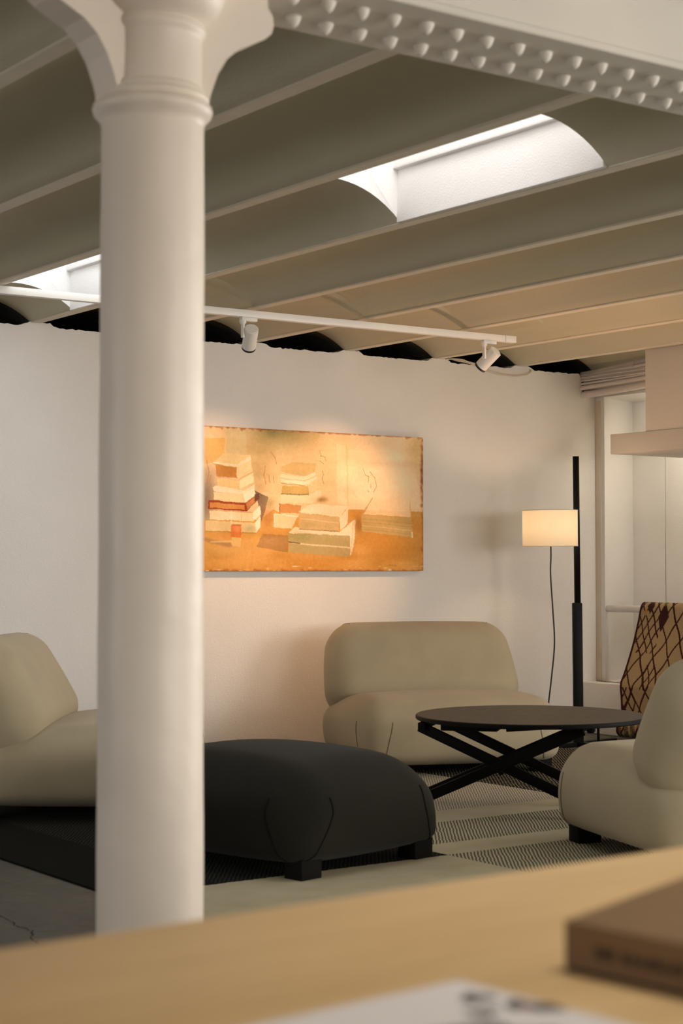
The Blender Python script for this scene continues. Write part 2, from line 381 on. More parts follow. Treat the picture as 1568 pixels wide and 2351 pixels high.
# skylights: plastered shafts over the vault
def skylight(n, bay, y0, y1, label):
    SX0, SX1 = JX[bay] + JW, JX[bay + 1]; arc = vault_prof(SX0, SX1); arcb = vault_prof(SX0, SX1, rise=RISE - 0.018)
    t = empty('window_%d' % n, ((SX0 + SX1) / 2, (y0 + y1) / 2, ZJ)); tag(t, label, kind='structure')
    ox, oy, oz = t.location; ZT = 2.95
    def piece(name, vs, fs, m): return link(name, mesh(name, [(x - ox, y - oy, z - oz) for x, y, z in vs], fs), m, t)
    def endwall(name, y, pr, th, sl):
        vs = [(x, y, z) for x, z in pr] + [(SX1, y + sl, ZT), (SX0, y + sl, ZT)]; k = len(vs)
        vs += [(x, yy + th, z + (0.02 if z < 2.5 else 0)) for x, yy, z in vs]
        piece(name, vs, [tuple(range(k)), tuple(range(k, 2 * k))] + [(i, (i + 1) % k, (i + 1) % k + k, i + k) for i in range(k)], M['shaft'])
    endwall('shaft_far_wall', y1, arc if y1 < STEPY else arcb, 0.05, -0.03)
    endwall('shaft_near_wall', y0, arc, -0.05, 0.03)
    box('shaft_right_wall', SX1 - 0.018 - ox, SX1 + 0.03 - ox, y0 - oy, y1 - oy, 0.002, ZT - oz, M['shaft'], t, 0.004, 2)
    box('shaft_left_wall', SX0 - 0.03 - ox, SX0 + 0.004 - ox, y0 - oy, y1 - oy, 0.012, ZT - oz, M['shaft'], t)
    box('shaft_ledge', SX1 - 0.042 - ox, SX1 - ox, y0 - oy, y1 - 0.004 - oy, 2.470 - oz, 2.66 - oz, M['shaft'], t, 0.01, 2)
    fr = bmesh.new()
    for (a, b, c, d) in ((SX0, SX1, y0, y0 + .04), (SX0, SX1, y1 - .04, y1), (SX0, SX0 + .04, y0, y1), (SX1 - .04, SX1, y0, y1)):
        bbox(fr, a - ox, b - ox, c - oy, d - oy, ZT - oz, ZT + .05 - oz)
    f = link('window_frame', from_bm('window_frame', fr), M['window'], t)
    link('pane', mesh('pane', [(SX0 - ox, y0 - oy, ZT + .03 - oz), (SX1 - ox, y0 - oy, ZT + .03 - oz), (SX1 - ox, y1 - oy, ZT + .03 - oz), (SX0 - ox, y1 - oy, ZT + .03 - oz)], [(0, 1, 2, 3)]), M['glass'], f)
skylight(1, 10, 3.813, 4.868, 'bright plastered skylight shaft in the vault above the seating')
skylight(2, 10, 6.27, 7.47, 'bright skylight shaft half hidden behind the column')
skylight(3, 7, 0.1, 1.2, 'added unseen skylight shaft to brighten the oak desk')  # out of view, added only to bring light onto the desk

# ================================================================== COLUMN AND GIRDER
CX, CY = 1.546, 2.772
col = empty('cast_iron_column', (CX, CY, 0)); tag(col, 'white painted round cast iron column with bracketed capital', 'column')
def lumpy_shaft():
    seg, nz = 72, 90; vs = []; fs = []
    for k in range(nz + 1):
        z = 1.885 * k / nz; r = 0.0985 - 0.0035 * z / 1.885
        for i in range(seg):
            a = 2 * math.pi * i / seg
            rr = r + 0.0005 * math.sin(a * 3 + z * 2.3) + 0.0005 * math.sin(a * 7 - z * 5 + 1) + 0.0004 * math.sin(z * 17 + a * 2)
            vs.append((rr * math.cos(a), rr * math.sin(a), z))
    for k in range(nz):
        for i in range(seg):
            j = (i + 1) % seg; fs.append((k * seg + i, k * seg + j, (k + 1) * seg + j, (k + 1) * seg + i))
    return mesh('shaft', vs, fs, True)
link('shaft', lumpy_shaft(), M['iron'], col)
lathe('ring', [(0.094, 1.858), (0.0965, 1.868), (0.1015, 1.875), (0.1085, 1.882), (0.1115, 1.891), (0.1095, 1.899), (0.1035, 1.903), (0.1005, 1.9055), (0.1035, 1.9085), (0.1055, 1.9125), (0.1035, 1.9170), (0.0985, 1.9195), (0.0965, 1.922), (0.0975, 1.926), (0.0960, 1.930), (0.0925, 1.933)], M['iron'], col, 72, angle=60)
lathe('capital', [(0.0925, 1.925), (0.0905, 1.98), (0.0910, 2.022), (0.0925, 2.028), (0.0965, 2.032), (0.0985, 2.039), (0.0965, 2.046), (0.0935, 2.050), (0.0965, 2.054), (0.108, 2.062), (0.122, 2.078), (0.132, 2.098), (0.138, 2.12), (0.142, 2.137), (0.142, 2.15)], M['iron'], col, 72, angle=60)
br = [(0.06, 1.900), (0.094, 1.908), (0.102, 1.935), (0.116, 1.972), (0.136, 2.004), (0.163, 2.028), (0.195, 2.044), (0.221, 2.057), (0.236, 2.070), (0.241, 2.086), (0.239, 2.105), (0.228, 2.118), (0.226, 2.152), (0.06, 2.152)]
for s in (1, -1):
    extrude_poly('bracket', [(s * x, z) for x, z in br][::s], -0.042, 0.042, M['iron'], col)
lathe('base', [(0.15, 0.0), (0.15, 0.06), (0.135, 0.075), (0.118, 0.085), (0.112, 0.11), (0.100, 0.13)], M['iron'], col, 48)

GZ = 2.152; GY0, GY1 = 2.632, 2.906
gd = empty('iron_girder', (1.6, (GY0 + GY1) / 2, GZ)); tag(gd, 'white riveted iron girder resting on the column', 'girder')
gx, gy, gz = gd.location
box('flange', XL - gx, XR - gx, GY0 - gy, GY1 - gy, 0, 0.018, M['girder'], gd, 0.003, 1)
box('web', XL - gx, XR - gx, GY0 + 0.012 - gy, GY1 - 0.05 - gy, 0.018, 0.62, M['girder'], gd)
rv = lathe('rivet', [(0.0001, -0.022), (0.004, -0.0215), (0.0095, -0.016), (0.0145, -0.007), (0.0165, 0.0), (0.0165, 0.004)], M['girder'], gd, 12, (0, 0, 0), angle=60)
first = True
for row, y, off in ((0, 2.831, 0.0), (1, 2.714, 0.0)):
    for i in range(34):
        x = 1.898 + 0.0815 * (i - 4) + (0.004 if row else 0)
        if 1.30 < x < 1.79: continue
        o = rv if first else rv.copy()
        if not first: COL.objects.link(o); o.parent = gd
        first = False
        o.location = (x - gx + random.uniform(-.003, .003), y - gy + random.uniform(-.003, .003), 0)

# ================================================================== TRACK, SPOTLIGHTS, CABLES
TA = Vector((1.4, 6.925, 2.248)); TB = Vector((6.005, 6.842, 2.248))
tr = empty('lighting_track', TB); tag(tr, 'long white ceiling track carrying two spotlights', 'track')
bar('rail', TA - TB, Vector((-0.075, 0.0014, 0)), 0.036, 0.034, M['track'], tr, bev=0.002)
bar('end_cap', Vector((-0.073, 0.0013, 0)), (0, 0, 0), 0.0375, 0.0345, M['track'], tr, bev=0.002)
def track_y(x): return TA.y + (TB.y - TA.y) * (x - TA.x) / (TB.x - TA.x)
def spotlight(x, aim, L, r, label, power, armside):
    y = track_y(x); t = empty('spotlight', (x, y, 2.231)); tag(t, label, 'spotlight', 'white track spotlights')
    box('adapter', -0.012, 0.075, -0.014, 0.014, -0.018, 0.0, M['track'], t, 0.003)
    lathe('swivel', [(0.0165, 0.0), (0.0165, -0.012), (0.009, -0.022), (0.008, -0.024)][::-1], M['track'], t, 20, (0, 0, -0.014))
    piv = Vector((armside * 0.044, 0.0, -0.082)); d = (Vector(aim) - (Vector((x, y, 2.231)) + piv)).normalized()
    bar('arm', (0, 0, -0.03), (0, 0, -0.098), 0.012, 0.02, M['track'], t, up=(0, 1, 0), bev=0.003)
    q = d.to_track_quat('Z', 'Y').to_euler()
    c = piv + d * 0.022
    lathe('housing', [(0.0, -L * .5), (r * .86, -L * .5), (r * .9, -L * .5 + .003), (r, -L * .5 + .003), (r, L * .5 - .012)], M['track'], t, 36, c, q, 30)
    h = lathe('rim', [(r * .98, L * .5 - .012), (r * 1.0, L * .5 - .011), (r * 1.0, L * .5), (r * .84, L * .5), (r * .8, L * .5 - .01)], M['black'], t, 36, c, q, 30)
    lathe('lens', [(0.0, L * .5 - .008), (r * .8, L * .5 - .008), (r * .8, L * .5 - .0085)], M['lens'], t, 24, c, q)
    l = bpy.data.lights.new('spot_beam', 'SPOT'); l.energy = power; l.color = (1.0, 0.57, 0.29); l.spot_size = math.radians(62); l.spot_blend = 0.75; l.shadow_soft_size = 0.03
    lo = bpy.data.objects.new('spot_beam', l); COL.objects.link(lo); lo.parent = t; lo.location = c + d * (L * .5 + 0.012); lo.rotation_euler = d.to_track_quat('-Z', 'Y').to_euler()
spotlight(4.325, (4.85, YW, 1.22), 0.130, 0.034, 'white cylindrical spotlight on the track nearest the column', 44, 1)
spotlight(5.80, (5.50, YW, 1.22), 0.130, 0.034, 'white cylindrical spotlight tilted at the end of the track', 44, 1)
cb = empty('loose_cable', (6.7, YW, 2.26)); tag(cb, 'pair of cream cables drooping from the wall top gap', 'cable')
def cpt(l): return [Vector(p) - Vector((6.7, YW, 2.26)) for p in l]
tube('cable_strand', spline(cpt([(6.47, 7.96, 2.29), (6.62, 7.92, 2.272), (6.74, 7.915, 2.235), (6.90, 7.915, 2.218), (7.03, 7.92, 2.23), (7.09, 7.93, 2.262), (7.08, 7.99, 2.285)])), 0.0035, M['cable'], cb, 8)
tube('cable_strand', spline(cpt([(6.50, 7.96, 2.285), (6.64, 7.92, 2.262), (6.76, 7.91, 2.228), (6.92, 7.91, 2.212), (7.05, 7.918, 2.228), (7.095, 7.93, 2.26), (7.10, 7.99, 2.288)])), 0.0035, M['cable'], cb, 8)
tube('cable_strand', spline(cpt([(6.36, 7.99, 2.262), (6.40, 7.95, 2.275), (6.47, 7.93, 2.287), (6.56, 7.93, 2.286), (6.62, 7.95, 2.27), (6.66, 8.02, 2.262)])), 0.0035, M['cable'], cb, 8)

# ================================================================== BOXED DUCT AND CONDUITS
ll = empty('assumed_linear_light', (7.69, 7.0, 2.118)); tag(ll, 'assumed unseen slim linear light under the recess lintel behind the boxing', 'light')  # hidden fixture, assumed so that the recess panels are brightly lit
box('housing', -0.02, 0.02, -0.45, 0.43, -0.025, 0.0, M['track'], ll, 0.003)
box('diffuser', -0.014, 0.018, -0.44, 0.42, -0.028, -0.024, M['bulb'], ll)
la = bpy.data.lights.new('assumed_linear_glow', 'AREA'); la.shape = 'RECTANGLE'; la.size = 0.03; la.size_y = 0.84; la.energy = 9.0; la.color = (1.0, 0.90, 0.72)
lo_ = bpy.data.objects.new('assumed_linear_glow', la); COL.objects.link(lo_); lo_.parent = ll; lo_.location = (0.004, -0.01, -0.034); lo_.rotation_euler = (0, math.radians(-42), 0)

bd = empty('boxed_duct', (7.07, 6.93, 1.70)); tag(bd, 'plain plaster boxing with a thicker slab along its foot', 'ceiling box')
box('casing', 0, 0.572, -2.4, 0, 0.116, 0.585, M['duct'], bd, 0.004)
box('slab', -0.004, 0.574, -2.4, 0.28, 0.0, 0.116, M['duct'], bd, 0.005)
cn = empty('conduit_bundle', (7.55, YW, 2.15)); tag(cn, 'bundle of painted pipes emerging above the wall corner', 'pipes')
def conduit(x, z0, z1, r, dx=0.0):
    """z0 at the wall, z1 where it passes 0.58 m from the wall"""
    k = (z1 - z0) / 0.58; P = []
    for d in (-0.04, 0.10, 0.28, 0.48, 0.70, 0.985):
        P.append((x - 7.55 + dx * d + random.uniform(-.003, .003), -d, z0 + k * max(d, 0) - 0.004 * math.sin(max(d, 0) * 3.2) + random.uniform(-.0015, .0015) - 2.15))
    tube('conduit', spline(P, 6), r, M['pipe'], cn, 12)
for a in ((7.540, 2.132, 2.157, 0.0225), (7.528, 2.174, 2.197, 0.0150), (7.532, 2.201, 2.2195, 0.0090), (7.520, 2.220, 2.2285, 0.0055), (7.530, 2.232, 2.2395, 0.0058), (7.524, 2.2415, 2.2495, 0.0050),
          (7.530, 2.249, 2.2600, 0.0045), (7.542, 2.258, 2.2800, 0.0115), (7.565, 2.268, 2.3110, 0.0150)):
    conduit(*a)
tube('cable_tie', spline([(-0.022, -0.47, 0.172), (-0.026, -0.468, 0.155), (-0.030, -0.465, 0.138), (-0.024, -0.455, 0.118)], 6), 0.0022, M['cable'], cn, 6)

# ================================================================== PAINTING
PX0, PX1 = 4.33, 6.226; PZ0, PZ1 = 1.021, 1.803; PY = YW - 0.033
def painting():
    NX, NZ = 640, 264
    X = np.linspace(PX0, PX1, NX); U = np.linspace(0, 1, NZ)              # U: 0 top, 1 bottom
    # authoring frame: sketch units running 78..1486 over the part right of X=4.735
    k = 0.096; s = (X - 4.735) / (6.226 - 4.735); xs = 78 + 1408 * (s * (1 + k)) / (1 + k * s)
    sx, v = np.meshgrid(xs, U); ytop = 102 + 81 * (sx - 78) / 1402; ybot = 1038 - 5 * (sx - 78) / 1402; sy = ytop + (ybot - ytop) * v
    def sm(scale_x, scale_y, amp):
        a = rng.normal(0, 1, (int(NZ / scale_y) + 3, int(NX / scale_x) + 3))
        gy_ = np.linspace(0, a.shape[0] - 2.01, NZ); gx_ = np.linspace(0, a.shape[1] - 2.01, NX)
        iy = gy_.astype(int); ix = gx_.astype(int); fy = (gy_ - iy)[:, None]; fx = (gx_ - ix)[None]
        fy = fy * fy * (3 - 2 * fy); fx = fx * fx * (3 - 2 * fx)
        return amp * ((a[iy][:, ix] * (1 - fx) + a[iy][:, ix + 1] * fx) * (1 - fy) + (a[iy + 1][:, ix] * (1 - fx) + a[iy + 1][:, ix + 1] * fx) * fy)
    jx = sm(14, 14, 2.0) + sm(3, 3, 1.0); jy = sm(14, 14, 1.6) + sm(3, 3, 0.9)
    qx, qy = sx + jx, sy + jy
    C = np.zeros((NZ, NX, 3)); C[:] = (226, 188, 134)
    def blend(mask, c, a=1.0):
        m_ = np.clip(mask, 0, 1)[..., None] * a; C[:] = C * (1 - m_) + np.array(c, float) * m_
    def inside(P):
        r = np.zeros(qx.shape, bool); n = len(P)
        for i in range(n):
            x0, y0 = P[i]; x1, y1 = P[(i + 1) % n]
            if y0 == y1: continue
            c = ((y0 > qy) != (y1 > qy)) & (qx < (x1 - x0) * (qy - y0) / (y1 - y0) + x0); r ^= c
        return r.astype(float)
    def poly(P, c, a=0.92): blend(inside(P), c, a)
    def line(P, c, wd=3, a=0.8):
        for (x0, y0), (x1, y1) in zip(P, P[1:]):
            L2 = (x1 - x0) ** 2 + (y1 - y0) ** 2; t = np.clip(((qx - x0) * (x1 - x0) + (qy - y0) * (y1 - y0)) / L2, 0, 1)
            d = np.hypot(qx - x0 - t * (x1 - x0), qy - y0 - t * (y1 - y0)); blend(np.clip(1.4 - d / wd, 0, 1), c, a)
    def blob(cx, cy, rx, ry, c, a): blend(np.exp(-(((qx - cx) / rx) ** 2 + ((qy - cy) / ry) ** 2)), c, a)
    # backdrop
    blob(560, 170, 260, 110, (178, 150, 88), .9); blob(420, 330, 120, 150, (188, 158, 98), .6); blob(1250, 400, 260, 260, (240, 206, 156), .8)
    blob(860, 380, 120, 200, (226, 186, 126), .6); poly([(78, 182), (207, 182), (205, 335), (78, 345)], (214, 166, 86), .8)
    poly([(-600, 182), (78, 182), (78, 345), (-600, 345)], (214, 170, 100), .8)
    poly([(215, 120), (342, 135), (342, 285), (215, 280)], (203, 182, 128), .7); blob(520, 150, 40, 30, (120, 120, 60), .5); blob(600, 140, 90, 40, (150, 130, 75), .5)
    poly([(925, 220), (992, 228), (1002, 620), (935, 605)], (240, 202, 150), .7); line([(992, 230), (1000, 615)], (212, 172, 112), 4, .5)
    poly([(1002, 258), (1240, 262), (1420, 262), (1476, 640), (1010, 640)], (240, 206, 156), .45)
    blob(1440, 250, 60, 120, (205, 165, 95), .6); blob(90, 560, 70, 190, (120, 102, 78), .85); blob(430, 470, 60, 130, (170, 140, 90), .6)
    # table
    poly([(-600, 720), (440, 705), (520, 640), (620, 690), (1010, 642), (1500, 660), (1500, 1100), (-600, 1100)], (204, 142, 62), .95)
    blob(1260, 860, 260, 120, (200, 132, 50), .8); blob(400, 980, 500, 60, (216, 152, 72), .7); blob(150, 900, 200, 60, (212, 160, 88), .7); blob(780, 990, 300, 50, (206, 138, 56), .7)
    poly([(412, 882), (452, 796), (622, 808), (615, 920)], (160, 112, 58), .75); line([(78, 835), (240, 870)], (150, 110, 70), 14, .6); line([(120, 848), (250, 850)], (226, 190, 130), 6, .6)
    # shadow beside the left pile
    poly([(400, 520), (432, 535), (492, 562), (470, 640), (445, 720), (432, 640)], (92, 72, 52), .8); blob(480, 690, 40, 70, (170, 105, 45), .7); blob(500, 600, 30, 40, (150, 130, 70), .6)
    # left pile
    poly([(145, 330), (195, 280), (375, 294), (290, 356)], (216, 188, 130)); poly([(135, 334), (290, 352), (372, 298), (376, 326), (290, 376), (140, 352)], (228, 206, 162)); line([(138, 350), (288, 374)], (170, 130, 70), 3)
    poly([(150, 354), (284, 374), (284, 440), (155, 430)], (184, 124, 58)); poly([(284, 374), (376, 326), (388, 400), (290, 440)], (230, 198, 142))
    line([(155, 432), (290, 452), (390, 400)], (205, 165, 120), 5); poly([(158, 438), (300, 458), (302, 510), (160, 492)], (222, 182, 116)); poly([(302, 456), (390, 404), (394, 465), (305, 510)], (234, 206, 156))
    poly([(130, 502), (152, 488), (330, 520), (400, 478), (396, 508), (340, 542), (138, 526)], (230, 207, 166)); poly([(136, 528), (332, 546), (332, 598), (138, 580)], (227, 196, 142)); poly([(332, 546), (398, 502), (402, 552), (340, 598)], (238, 217, 182))
    poly([(100, 580), (345, 600), (428, 535), (430, 572), (350, 655), (100, 637)], (146, 56, 28)); poly([(112, 596), (334, 612), (334, 643), (112, 630)], (202, 138, 68)); poly([(348, 606), (400, 562), (402, 596), (352, 646)], (188, 128, 72)); poly([(398, 545), (428, 535), (428, 572), (402, 590)], (90, 62, 45))
    poly([(110, 647), (390, 664), (396, 720), (115, 706)], (232, 202, 152)); poly([(390, 662), (436, 616), (440, 672), (396, 716)], (240, 218, 178)); line([(108, 645), (385, 662)], (190, 145, 80), 3)
    poly([(84, 712), (402, 728), (412, 792), (84, 782)], (216, 187, 128)); poly([(402, 728), (440, 686), (438, 756), (412, 792)], (242, 222, 184)); blob(370, 762, 40, 25, (165, 150, 100), .7); line([(84, 782), (410, 794)], (170, 125, 60), 4)
    poly([(-600, 470), (60, 480), (62, 780), (-600, 770)], (216, 190, 140), .9)
    for yy in (540, 610, 690): line([(-600, yy), (62, yy + 8)], (150, 100, 55), 5)
    # glass
    poly([(246, 744), (316, 740), (316, 822), (246, 818)], (206, 112, 52), .9); poly([(250, 822), (314, 826), (311, 882), (251, 876)], (214, 172, 100), .8); line([(250, 650), (250, 740)], (240, 220, 190), 2, .7); line([(316, 650), (316, 740)], (200, 150, 90), 2, .6); line([(252, 742), (314, 742)], (150, 80, 40), 3); blob(285, 770, 22, 22, (222, 140, 80), .8)
    # middle pile
    poly([(565, 372), (640, 340), (795, 345), (790, 398), (720, 430), (570, 402)], (202, 168, 104), .85); poly([(565, 420), (725, 427), (790, 400), (802, 446), (725, 486), (568, 470)], (240, 207, 162)); line([(568, 445), (724, 458), (796, 425)], (210, 165, 110), 3); line([(570, 474), (722, 490)], (165, 125, 65), 3)
    poly([(578, 490), (745, 492), (820, 456), (830, 500), (750, 546), (572, 540)], (190, 155, 82)); poly([(748, 492), (820, 458), (828, 500), (752, 544)], (228, 190, 134)); poly([(565, 546), (745, 549), (828, 515), (830, 570), (750, 602), (568, 600)], (236, 202, 152)); line([(570, 543), (745, 547)], (110, 100, 55), 4)
    poly([(560, 606), (700, 616), (690, 666), (565, 662)], (196, 132, 68)); poly([(524, 670), (682, 682), (640, 766), (524, 756)], (236, 197, 142)); line([(530, 668), (680, 690)], (240, 225, 195), 3); blob(832, 578, 34, 18, (140, 102, 50), .8); line([(524, 672), (526, 756)], (250, 235, 205), 3); line([(562, 604), (564, 662)], (150, 80, 40), 3)
    # front pair
    poly([(618, 792), (660, 755), (950, 787), (1050, 702), (1056, 722), (1012, 812)], (242, 208, 162)); poly([(618, 792), (1014, 810), (1010, 942), (622, 916)], (180, 154, 96)); blob(720, 820, 80, 25, (158, 145, 88), .7); blob(900, 915, 90, 20, (186, 148, 90), .7); line([(640, 856), (800, 872), (1010, 886)], (236, 206, 156), 5); line([(622, 850), (690, 860)], (90, 70, 40), 4); poly([(1014, 810), (1052, 712), (1042, 852), (1016, 942)], (242, 212, 168)); line([(1035, 730), (1022, 930)], (215, 175, 120), 3)
    poly([(680, 656), (760, 605), (1002, 620), (946, 692)], (242, 208, 160)); poly([(684, 662), (946, 692), (946, 780), (690, 766)], (200, 164, 104)); blob(760, 740, 60, 18, (178, 148, 88), .6); line([(690, 700), (944, 730)], (225, 190, 130), 3, .6); poly([(946, 692), (1004, 626), (1000, 732), (956, 780)], (240, 208, 160)); line([(690, 768), (940, 782)], (130, 100, 55), 3)
    # right book
    blob(1070, 740, 25, 50, (150, 100, 45), .8); poly([(1094, 672), (1160, 570), (1412, 575), (1405, 692)], (236, 198, 144), .85); poly([(1090, 676), (1410, 696), (1416, 820), (1092, 782)], (198, 160, 96), .9)
    for yy in (700, 722, 745, 768): line([(1095, yy), (1412, yy + 32)], (222, 186, 128) if yy % 2 else (180, 140, 80), 3, .6)
    line([(1160, 572), (1095, 672)], (190, 145, 85), 4); line([(1405, 590), (1407, 690)], (215, 172, 115), 4); line([(1412, 790), (1416, 820)], (245, 225, 190), 4)
    # sketchy red lines
    red = (150, 78, 40)
    for P in ([(820, 262), (826, 300), (855, 305), (858, 330)], [(820, 330), (845, 350)], [(838, 395), (846, 420), (838, 445), (846, 475)], [(1100, 380), (1110, 420), (1135, 430), (1132, 470)], [(1140, 400), (1175, 440), (1185, 490), (1170, 530)], [(1148, 480), (1152, 505)], [(1130, 520), (1138, 530)], [(470, 360), (462, 420), (472, 480)], [(490, 420), (496, 470)], [(520, 430), (526, 470)], [(500, 270), (530, 310), (540, 350)], [(90, 320), (105, 400), (95, 470)], [(118, 420), (110, 465)]): line(P, red, 1.8, .6)
    for xx in range(1258, 1316, 9): line([(xx, 996), (xx + 3, 1006)], (110, 70, 35), 1.5, .6)
    # worn edges
    e = np.minimum(np.minimum(v, 1 - v) * 936, (1500 - sx) * 0.75 - 10) + sm(6, 6, 5); blend(np.clip(1 - e / 12, 0, 1), (150, 82, 38), .7); blob(1478, 400, 8, 160, (120, 70, 40), .6)
    blend(np.clip(sm(12, 3, 1) - 1.0, 0, 1) * (v > .965), (240, 220, 190), .8)
    C += sm(5, 5, 2)[..., None] + sm(2, 2, 2)[..., None] + sm(60, 14, 4)[..., None] + sm(40, 40, 5)[..., None]
    A = lin(np.clip(C, 3, 252)) / (lin((236, 205, 172)) / 0.80)
    A = np.clip(A * np.array((1.20, 0.93, 0.75)), 0.004, 0.95)
    xx, vv = np.meshgrid(X, U); zz = PZ1 - vv * (PZ1 - PZ0)
    V = np.stack([xx - PX0, np.zeros_like(xx), zz - PZ0], -1).reshape(-1, 3)
    idx = np.arange(NX * NZ).reshape(NZ, NX); F = np.stack([idx[:-1, :-1], idx[1:, :-1], idx[1:, 1:], idx[:-1, 1:]], -1).reshape(-1, 4)
    me = bpy.data.meshes.new('canvas'); me.from_pydata(V.tolist(), [], F.tolist())
    at = me.color_attributes.new('Col', 'FLOAT_COLOR', 'POINT'); at.data.foreach_set('color', np.concatenate([A.reshape(-1, 3), np.ones((NX * NZ, 1))], 1).astype(np.float32).ravel())
    me.update(); return me
pt = empty('painting', (PX0, PY, PZ0)); tag(pt, 'unframed ochre still life painting of stacked books', 'painting')
link('painted_canvas', painting(), attr_mat('oil_on_canvas', 0.75, 260, 0.0012), pt)
box('stretcher', 0, PX1 - PX0, 0.001, 0.030, 0, PZ1 - PZ0, plain('canvas_edge', (0.30, 0.17, 0.08), 0.8, 0.3, 20, 120, 0.001, 0.4), pt)

# ================================================================== FLOOR RUG
RX0, RX1, RY0, RY1 = 2.585, 6.75, 3.75, 7.30
def rug_mat():
    m, nt, b = newmat('flatwoven_rug'); sep = nd(nt, 'ShaderNodeSeparateXYZ'); v = coord(nt); nt.links.new(v, sep.inputs[0]); X, Y = sep.outputs[0], sep.outputs[1]
    def gt(a, t): return mth(nt, 'GREATER_THAN', a, t)
    def lt(a, t): return mth(nt, 'LESS_THAN', a, t)
    def AND(*a):
        r = a[0]
        for q in a[1:]: r = mth(nt, 'MULTIPLY', r, q)
        return r
    wob = mth(nt, 'MULTIPLY', mth(nt, 'SUBTRACT', noise(nt, v, 14, 3), 0.5), 0.016)
    def stripes(c, period, duty, ph=None):
        q = mth(nt, 'ADD', c, wob) if ph is None else mth(nt, 'ADD', mth(nt, 'ADD', c, wob), ph)
        s = mth(nt, 'SINE', mth(nt, 'MULTIPLY', q, 2 * math.pi / period))
        return gt(s, duty)
    cream = mixc(nt, noise(nt, v, 9, 4), (0.40, 0.36, 0.245), (0.52, 0.47, 0.33)); dark = (0.007, 0.0075, 0.006)
    # ticks: dark lines along Y broken by the weft
    lean = mth(nt, 'SUBTRACT', X, mth(nt, 'MULTIPLY', Y, 0.74))        # rows of stitches step sideways, so the ticks read as slanting lines
    weft = stripes(Y, 0.011, -0.90)
    tick = AND(stripes(lean, 0.0158, 0.10), weft)
    dense = AND(stripes(lean, 0.0150, 0.15), stripes(mth(nt, 'ADD', Y, mth(nt, 'MULTIPLY', X, 0.12)), 0.024, -0.25))
    light_t = AND(stripes(lean, 0.019, 0.30), stripes(mth(nt, 'ADD', Y, mth(nt, 'MULTIPLY', X, 0.12)), 0.040, 0.05))
    dim_t = AND(stripes(lean, 0.017, 0.35), stripes(Y, 0.020, -0.1))
    cA = mixc(nt, dim_t, dark, (0.05, 0.052, 0.044)); cB = mixc(nt, tick, cream, (0.035, 0.036, 0.030)); cC = mixc(nt, dense, (0.50, 0.46, 0.36), (0.045, 0.045, 0.04)); cD = mixc(nt, light_t, dark, (0.42, 0.37, 0.27))
    # columns of the colour-block layout
    mid = cream
    def put(base, mask, c): return mixc(nt, mask, base, c)
    yb = mth(nt, 'ADD', Y, mth(nt, 'MULTIPLY', mth(nt, 'SUBTRACT', noise(nt, v, 60, 2), .5), 0.02))
    mid = put(mid, gt(yb, 5.72), cC); mid = put(mid, AND(gt(yb, 5.05), lt(yb, 5.47)), cB); mid = put(mid, AND(gt(yb, 4.40), lt(yb, 4.84)), cB)
    col_ = put(mid, gt(X, 5.36), cD)
    left = put(cream, gt(yb, 4.835), cA)
    col_ = put(col_, lt(X, 3.92), left)
    col_ = put(col_, AND(lt(X, 2.95), gt(yb, 4.835)), dark)
    nt.links.new(col_, b.inputs['Base Color']); b.inputs['Roughness'].default_value = 0.95; b.inputs['Specular IOR Level'].default_value = 0.1
    hb = mth(nt, 'ADD', mth(nt, 'SINE', mth(nt, 'MULTIPLY', Y, 2 * math.pi / 0.008)), mth(nt, 'MULTIPLY', noise(nt, v, 250, 2), 2.0))
    bump(nt, b, hb, 0.35, 0.0012); return m
M['rug'] = rug_mat()
rg = box('floor_rug', RX0, RX1, RY0, RY1, 0.0, 0.008, M['rug'], None, 0.003, 2); tag(rg, 'large flatwoven rug with black and cream striped blocks', 'rug')

# ================================================================== UPHOLSTERY
def cushion(sx, sy, sz, rv, puff=(0, 0, 0), n=22, fn=None, rlow=None):
    """rounded block centred on the origin; returns (mesh, surface function)"""
    h = np.array([sx, sy, sz]) / 2; rv = np.minimum(np.array(rv, float), h - 1e-4); inner = h - rv
    def warp(p):
        P = p * h; rr = np.broadcast_to(rv, P.shape).copy()
        if rlow:
            rr[..., 2] = np.where(P[..., 2] < 0, rlow, rr[..., 2])
            k = np.clip(p[..., 2] * 0.5 + 0.5, 0, 1); k = k * k * (3 - 2 * k)
            for a_ in (0, 1): rr[..., a_] = 0.08 + (rv[a_] - 0.08) * k
        inn = h - rr; q = np.clip(P, -inn, inn); d = (P - q) / rr; L = np.linalg.norm(d, axis=-1, keepdims=True)
        mx = np.max(np.abs(d), axis=-1, keepdims=True)
        P = q + np.where(L > 1e-9, d / np.maximum(L, 1e-9) * mx, 0) * rr
        u = P / h; o = P.copy()
        for a in range(3):
            b, c = [i for i in range(3) if i != a]
            o[..., a] += puff[a] * u[..., a] * (1 - u[..., b] ** 2) * (1 - u[..., c] ** 2)
        if fn: o = fn(o)
        return o
    t = np.linspace(-1, 1, n + 1); t = np.sign(t) * np.abs(t) ** 0.75
    key = {}; vs = []; fs = []
    def vid(p):
        kk = tuple(np.round(p, 6))
        if kk not in key: key[kk] = len(vs); vs.append(p)
        return key[kk]
    for a in range(3):
        b, c = (a + 1) % 3, (a + 2) % 3
        for s in (-1, 1):
            g = np.zeros((n + 1, n + 1), int)
            for i in range(n + 1):
                for j in range(n + 1):
                    p = np.zeros(3); p[a] = s; p[b] = t[i]; p[c] = t[j]; g[i, j] = vid(p)
            for i in range(n):
                for j in range(n):
                    f = (g[i, j], g[i + 1, j], g[i + 1, j + 1], g[i, j + 1]); fs.append(f if s > 0 else f[::-1])
    V = warp(np.array(vs)); return mesh('cushion', V, fs, True), warp
